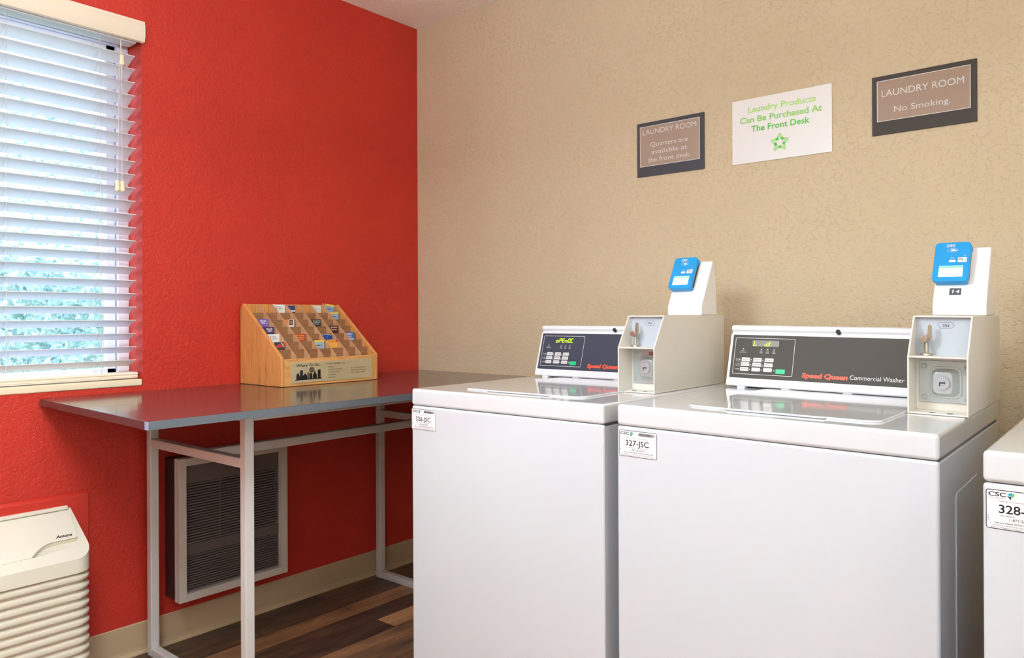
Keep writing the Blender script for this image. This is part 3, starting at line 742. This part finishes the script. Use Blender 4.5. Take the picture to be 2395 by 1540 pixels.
    b = N(); ring(b, B, .046, .076, .180, .193, .0004, .0005, .0006)
    pts = [(.045, .1865), (.050, .193), (.072, .193), (.077, .1865), (.072, .180), (.050, .180)]
    b.free(); b = N()
    for i in range(6):
        p, q = pts[i], pts[(i+1) % 6]; tube(b, [B.p(p[0], p[1], .0004), B.p(q[0], q[1], .0004)], .0003, 4)
    text(b, B, '25\u00a2', .061, .1840, .0050, .013, align='c', off=.01); O('price_mark', b, 'print_black', cb)
    b = N()
    hx = .028
    cyl(b, B.p(hx, .118+.0035, .022), B.p(hx, .118+.0085, .022), .0125, .0115, 20)
    cyl(b, B.p(hx, .126, .022), B.p(hx-.001, .150, .020), .0050, .0042, 14)
    cyl(b, B.p(hx-.004, .157, .012), B.p(hx-.004, .157, .030), .0082, .0078, 20)
    poly(b, B, [(hx-.002, .150), (hx+.006, .152), (hx+.0105, .160), (hx+.0100, .186), (hx+.0065, .189), (hx+.0040, .187), (hx+.0025, .168), (hx-.004, .162)], .020, .027)
    O('coin_slide_handle', b, 'chrome', cb, bevel=.0008)
    b = N(); slab(b, B, .010, Wc-.0045, .020, .110, 0, .0025); O('lock_plate', b, 'zinc', cb, bevel=.0008)
    b = N()
    for a, c in ((.0195, .098), (.0195, .031), (Wc-.012, .098), (Wc-.012, .031)): lathe_pts = [(0.0055, 0), (.005, .0015), (.003, .0025)]; cyl(b, B.p(a, c, .0025), B.p(a, c, .0048), .0058, .0036, 16)
    O('lock_plate_bolts', b, 'zinc', cb, smooth=True)
    b = N(); poly(b, B, rr(.031, .091, .030, .098, .014), .0025, .0045); prism(b, [B.p(a, c, .0045) for a, c in rr(.034, .087, .034, .094, .013)], [B.p(a, c, .0150) for a, c in rr(.038, .075, .041, .086, .010)])
    O('lock_boss', b, 'zinc', cb, bevel=.0012)
    b = N(); cyl(b, B.p(.056, .0635, .0150), B.p(.056, .0635, .0200), .0150, .0140, 28); cyl(b, B.p(.056, .0635, .0200), B.p(.056, .0635, .0212), .0062, .0058, 20); O('lock_cylinder', b, 'lock_metal', cb, smooth=True)
    b = N(); slab(b, B, .0515, .0625, .0630, .0655, .0212, .0218); slab(b, B, .0515, .0532, .057, .0655, .0212, .0218); O('keyhole', b, 'void', cb)
    if blue:
        b = N(); slab(b, B, .060, Wc-.006, .096, .108, .0025, .0028); O('lock_plate_sticker', b, 'red_sticker', cb)
    b = N()
    for a in (.045, .078): cyl(b, (a0+a, cyf+.012, zb+th), (a0+a, cyf+.012, zb+th+.0006), .0062, seg=20)
    O('drain_hole', b, 'gap', cb)
    # card reader on top
    zr = zt+.0003; r0, r1 = a0+.001, a1-.0015; run = .075
    pr = [(ry, zr), (ry, zr+.027), (ry+run, zr+.162), (ry+run+.018, zr+.162), (ry+run+.030, zr)]
    b = N(); extx(b, pr, r0, r1); rd = O('card_reader', b, 'reader_white', t, bevel=.004, seg=3)
    sl = Vector((0, run, .135)); R = Fr((r0, ry, zr+.027), (1, 0, 0), sl); L = sl.length
    c0, c1 = -.002, .0735; v0, v1 = L-.106, L+.003
    b = N(); rslab(b, R, c0, c1, v0, v1, .010, .0115, .0235); 
    rslab(b, R, c0+.004, c1-.002, v0+.002, v0+.020, .006, .0008, .0118); rslab(b, R, c0+.004, c1+.001, v1-.020, v1-.003, .006, .0008, .0118)
    cs = O('reader_case', b, 'reader_blue', rd, bevel=.0022, seg=3)
    b = N(); rslab(b, R, c0+.003, c1-.005, v0+.004, v1-.004, .006, .0008, .0116); O('reader_bracket', b, 'reader_white', rd)
    b = N(); rslab(b, R, c1-.004, c1-.001, v0+.012, v1-.022, .001, .004, .0116); O('reader_gasket', b, 'foot', rd)
    c = .0238
    b = N(); slab(b, R, c0+.013, c0+.063, v0+.012, v0+.042, .0225, c); O('screen', b, 'screen', rd)
    b = N(); slab(b, R, c0+.013, c0+.063, v0+.0365, v0+.0405, c, c+.0003); O('screen_bar', b, 'screen_green', rd)
    b = N()
    for i, (s, ww) in enumerate((('SELECT CYCLE', .038), ('AND THEN', .028), ('MAKE PAYMENT', .043))): text(b, R, s, c0+.038, v0+.0285-i*.0062, .0040, ww, align='c', off=-.004, c=c+.0003)
    O('screen_text', b, 'screen_text', rd)
    b = N()
    text(b, R, 'CSC', c0+.024, v1-.0125, .0052, .019, off=.04, shear=.1, c=c+.0002)
    slab(b, R, c0+.024, c0+.043, v1-.0148, v1-.0142, c, c+.0003)
    for k in range(24):
        t0, t1 = k*PI/12, (k+1)*PI/12
        q = lambda t_, r_: (c0+.038+.0115*r_*math.cos(t_), v1-.0235+.0056*r_*math.sin(t_))
        poly(b, R, [q(t0, 1), q(t1, 1), q(t1, .93), q(t0, .93)], c, c+.0003)
    poly(b, R, [(c0+.033, v1-.0235), (c0+.036, v1-.0208), (c0+.042, v1-.0210), (c0+.047, v1-.0245), (c0+.041, v1-.0262), (c0+.036, v1-.0262)], c, c+.0003)
    slab(b, R, c0+.0125+.020, c0+.0125+.034, v0+.052, v0+.058, c, c+.0003); ring(b, R, c0+.035, c0+.043, v0+.0595, v0+.0645, .002, .0006, c+.0003)
    slab(b, R, c0+.0505, c0+.0690, v0+.0515, v0+.0645, c, c+.0003)
    slab(b, R, c0+.0625, c0+.0660, v0+.069, v0+.0702, c, c+.0003)
    O('reader_print', b, 'print_white', rd)
    b = N(); text(b, R, 'VISA', c0+.0515, v0+.0595, .0030, .0080, off=.02, c=c+.0006)
    slab(b, R, c0+.0505, c0+.069, v0+.0578, v0+.0582, c+.0003, c+.0006); slab(b, R, c0+.0597, c0+.0601, v0+.0515, v0+.0645, c+.0003, c+.0006)
    tri(b, R, c0+.0445, v1-.0135, .007, ((.5, .0), (.9, .45), (.5, .9), (.1, .45)))
    for v_ in b.verts:
        pass
    O('reader_marks', b, 'navy_print', rd)
    if number:
        b = N(); slab(b, R, .0335, .0575, v0-.0245, v0-.0065, 0, .0008); O('number_plate', b, 'dark_plate', rd)
        b = N(); text(b, R, number[1], .0500, v0-.0200, .0095, .0085, align='c', off=.02, shear=.1, c=.0011); poly(b, R, [(.0392, v0-.0200), (.0418, v0-.0200), (.0430, v0-.0105), (.0410, v0-.0105), (.0378, v0-.0128), (.0382, v0-.0146), (.0400, v0-.0136)], .0008, .0011); O('number', b, 'print_white', rd)
    # service sticker
    S = Fr((x0+sx, yf, .8515-.0605), (1, 0, 0), (0, 0, 1)); SW, SH = .0985, .0605
    b = N(); rslab(b, S, 0, SW, 0, SH, .004, .0001, .0004); st = O('service_label', b, 'sticker', t)
    b = N(); ring(b, S, .0006, SW-.0006, .0006, SH-.0006, .004, .0011, .0006)
    text(b, S, 'CSC', .004, .0500, .0062, .0225, off=.02, c=.0006)
    text(b, S, num, .0175, .0255, .0125, .0600, off=.012, c=.0006)
    text(b, S, 'Please use this machine ID when reporting service', .0175, .0425, .0016, .060, c=.0006)
    text(b, S, 'For Service:', .0200, .0205, .0023, .0180, c=.0006); text(b, S, 'Para Servicio:', .0560, .0205, .0023, .0220, c=.0006)
    text(b, S, '1-877-264-6622', .0310, .0145, .0042, .0360, c=.0006)
    text(b, S, 'Visit our website WWW.CSCSERVICEWORKS.COM', .0120, .0092, .0028, .0750, off=.004, c=.0006)
    text(b, S, 'This machine is owned by CSC ServiceWorks and operates under a written', .0090, .0058, .0018, .0800, c=.0006)
    text(b, S, 'agreement executed or assumed by the owner or management of these premises', .0065, .0028, .0018, .0860, c=.0006)
    text(b, S, '1017', .0050, .0130, .0024, .0080, c=.0006, rot=True)
    random.seed(3); a = .0510
    while a < .0920:
        ww = random.choice((.0006, .0010, .0016)); slab(b, S, a, a+ww, .0495, .0560, .0004, .0007); a += ww+random.choice((.0006, .0010))
    O('label_print', b, 'print_black', st)
    b = N(); text(b, S, 'SERVICEWORKS', .004, .0465, .0016, .0225, c=.0006); O('label_fine_print', b, 'print_grey', st)
    for m, pts in (('cyan_print', ((0, .62), (.62, 1), (.48, .35))), ('leaf_print', ((.55, .8), (.95, .80), (.75, .2), (.55, .35))), ('navy_print', ((.0, .40), (.55, .28), (.45, -.15)))):
        b = N(); tri(b, S, .0280, .0480, .0100, pts); O('label_logo', b, m, st)
    return t

zf1 = lambda x: .0004
zf2 = lambda x: .0042-.0078*(x-1.634)/.66
washer(1, .940, 1.598, -.905, 'left white top-loading washer beside the table, display lit green, label 326-JSC', '326-JSC', .0005, True, 'oPEn0C', 1.465, -.350, zf1)
washer(2, 1.634, 2.293, -.905, 'middle white top-loading washer with number 14 reader, label 327-JSC', '327-JSC', .006, False, 'L id', 2.182, -.388, zf2, '14')
washer(3, 2.380, 3.040, -1.059, 'white washer cut off by the right picture edge, label 328-JSC', '328-JSC', .0035, False, 'L id', 2.928, -.54, zf1)

# ------------------------------------------------------------------ ceiling lamp and two added fill lamps (the light of the room)
def lamp(x, y, lx, ly, label, m='lamp', drop=.5):
    t = thing('ceiling_or_fill_light', label, 'ceiling light', (x, y, RZ-drop-.09), 'ceiling lights')
    z0 = RZ-drop
    b = N(); box(b, x-lx/2, x+lx/2, y-ly/2, y+ly/2, z0-.085, z0); obj('diffuser', b, m, t)
    b = N(); box(b, x-.06, x+.06, y-.06, y+.06, RZ-.02, RZ-.0005); obj('ceiling_plate', b, 'lamp_frame', t, bevel=.004)
    for k in (-1, 1):
        b = N(); cyl(b, (x+k*.04, y, z0+.0005), (x+k*.04, y, RZ-.0205), .004, seg=8); obj('rod', b, 'lamp_frame', t)
lamp(1.42, -2.1, .42, .42, 'square white ceiling light over the middle of the room', drop=.55)
lamp(2.8, -3.6, 1.0, .62, 'added long fill light out of view at the far end of the room', 'fill_far')  # added fill behind the camera, brightens the washer fronts

lamp(3.3, -1.7, .46, .46, 'added square fill light out of view near the right wall', 'fill_right')  # added fill from the right for the washer and coin box sides

# ------------------------------------------------------------------ sky, camera
w = bpy.data.worlds.new('sky'); bpy.context.scene.world = w; w.use_nodes = True
nt = w.node_tree; bg = nt.nodes['Background']
tc = nt.nodes.new('ShaderNodeTexCoord'); sp = nt.nodes.new('ShaderNodeSeparateXYZ'); rp = nt.nodes.new('ShaderNodeValToRGB')
nt.links.new(tc.outputs['Generated'], sp.inputs[0]); nt.links.new(sp.outputs['Z'], rp.inputs[0])
rp.color_ramp.elements[0].position = .0; rp.color_ramp.elements[0].color = (.66, .82, 1, 1)
rp.color_ramp.elements[1].position = .6; rp.color_ramp.elements[1].color = (.52, .70, 1, 1)
nt.links.new(rp.outputs[0], bg.inputs[0]); bg.inputs[1].default_value = 4.5

cd = bpy.data.cameras.new('camera'); cam = bpy.data.objects.new('camera', cd); C.objects.link(cam)
r = Vector((.7669, .6417, -.0047)); u = Vector((.0041, .0025, 1)); f = Vector((-.6417, .7669, .0007))
f.normalize(); r = (r-f*r.dot(f)).normalized(); u = r.cross(f)
cam.matrix_world = Matrix(((r.x, u.x, -f.x, 2.5726), (r.y, u.y, -f.y, -2.4017), (r.z, u.z, -f.z, 1.1148), (0, 0, 0, 1)))
cd.sensor_width = 36; cd.sensor_fit = 'HORIZONTAL'; cd.lens = 1774.62/2395*36; cd.shift_y = -30.195/2395; cd.clip_start = .05
sc = bpy.context.scene; sc.camera = cam
vs = sc.view_settings; vs.view_transform = 'Standard'; vs.look = 'None'; vs.gamma = 1; vs.use_curve_mapping = False; vs.exposure = 0.50
sc.cycles.max_bounces = 12; sc.cycles.diffuse_bounces = 6
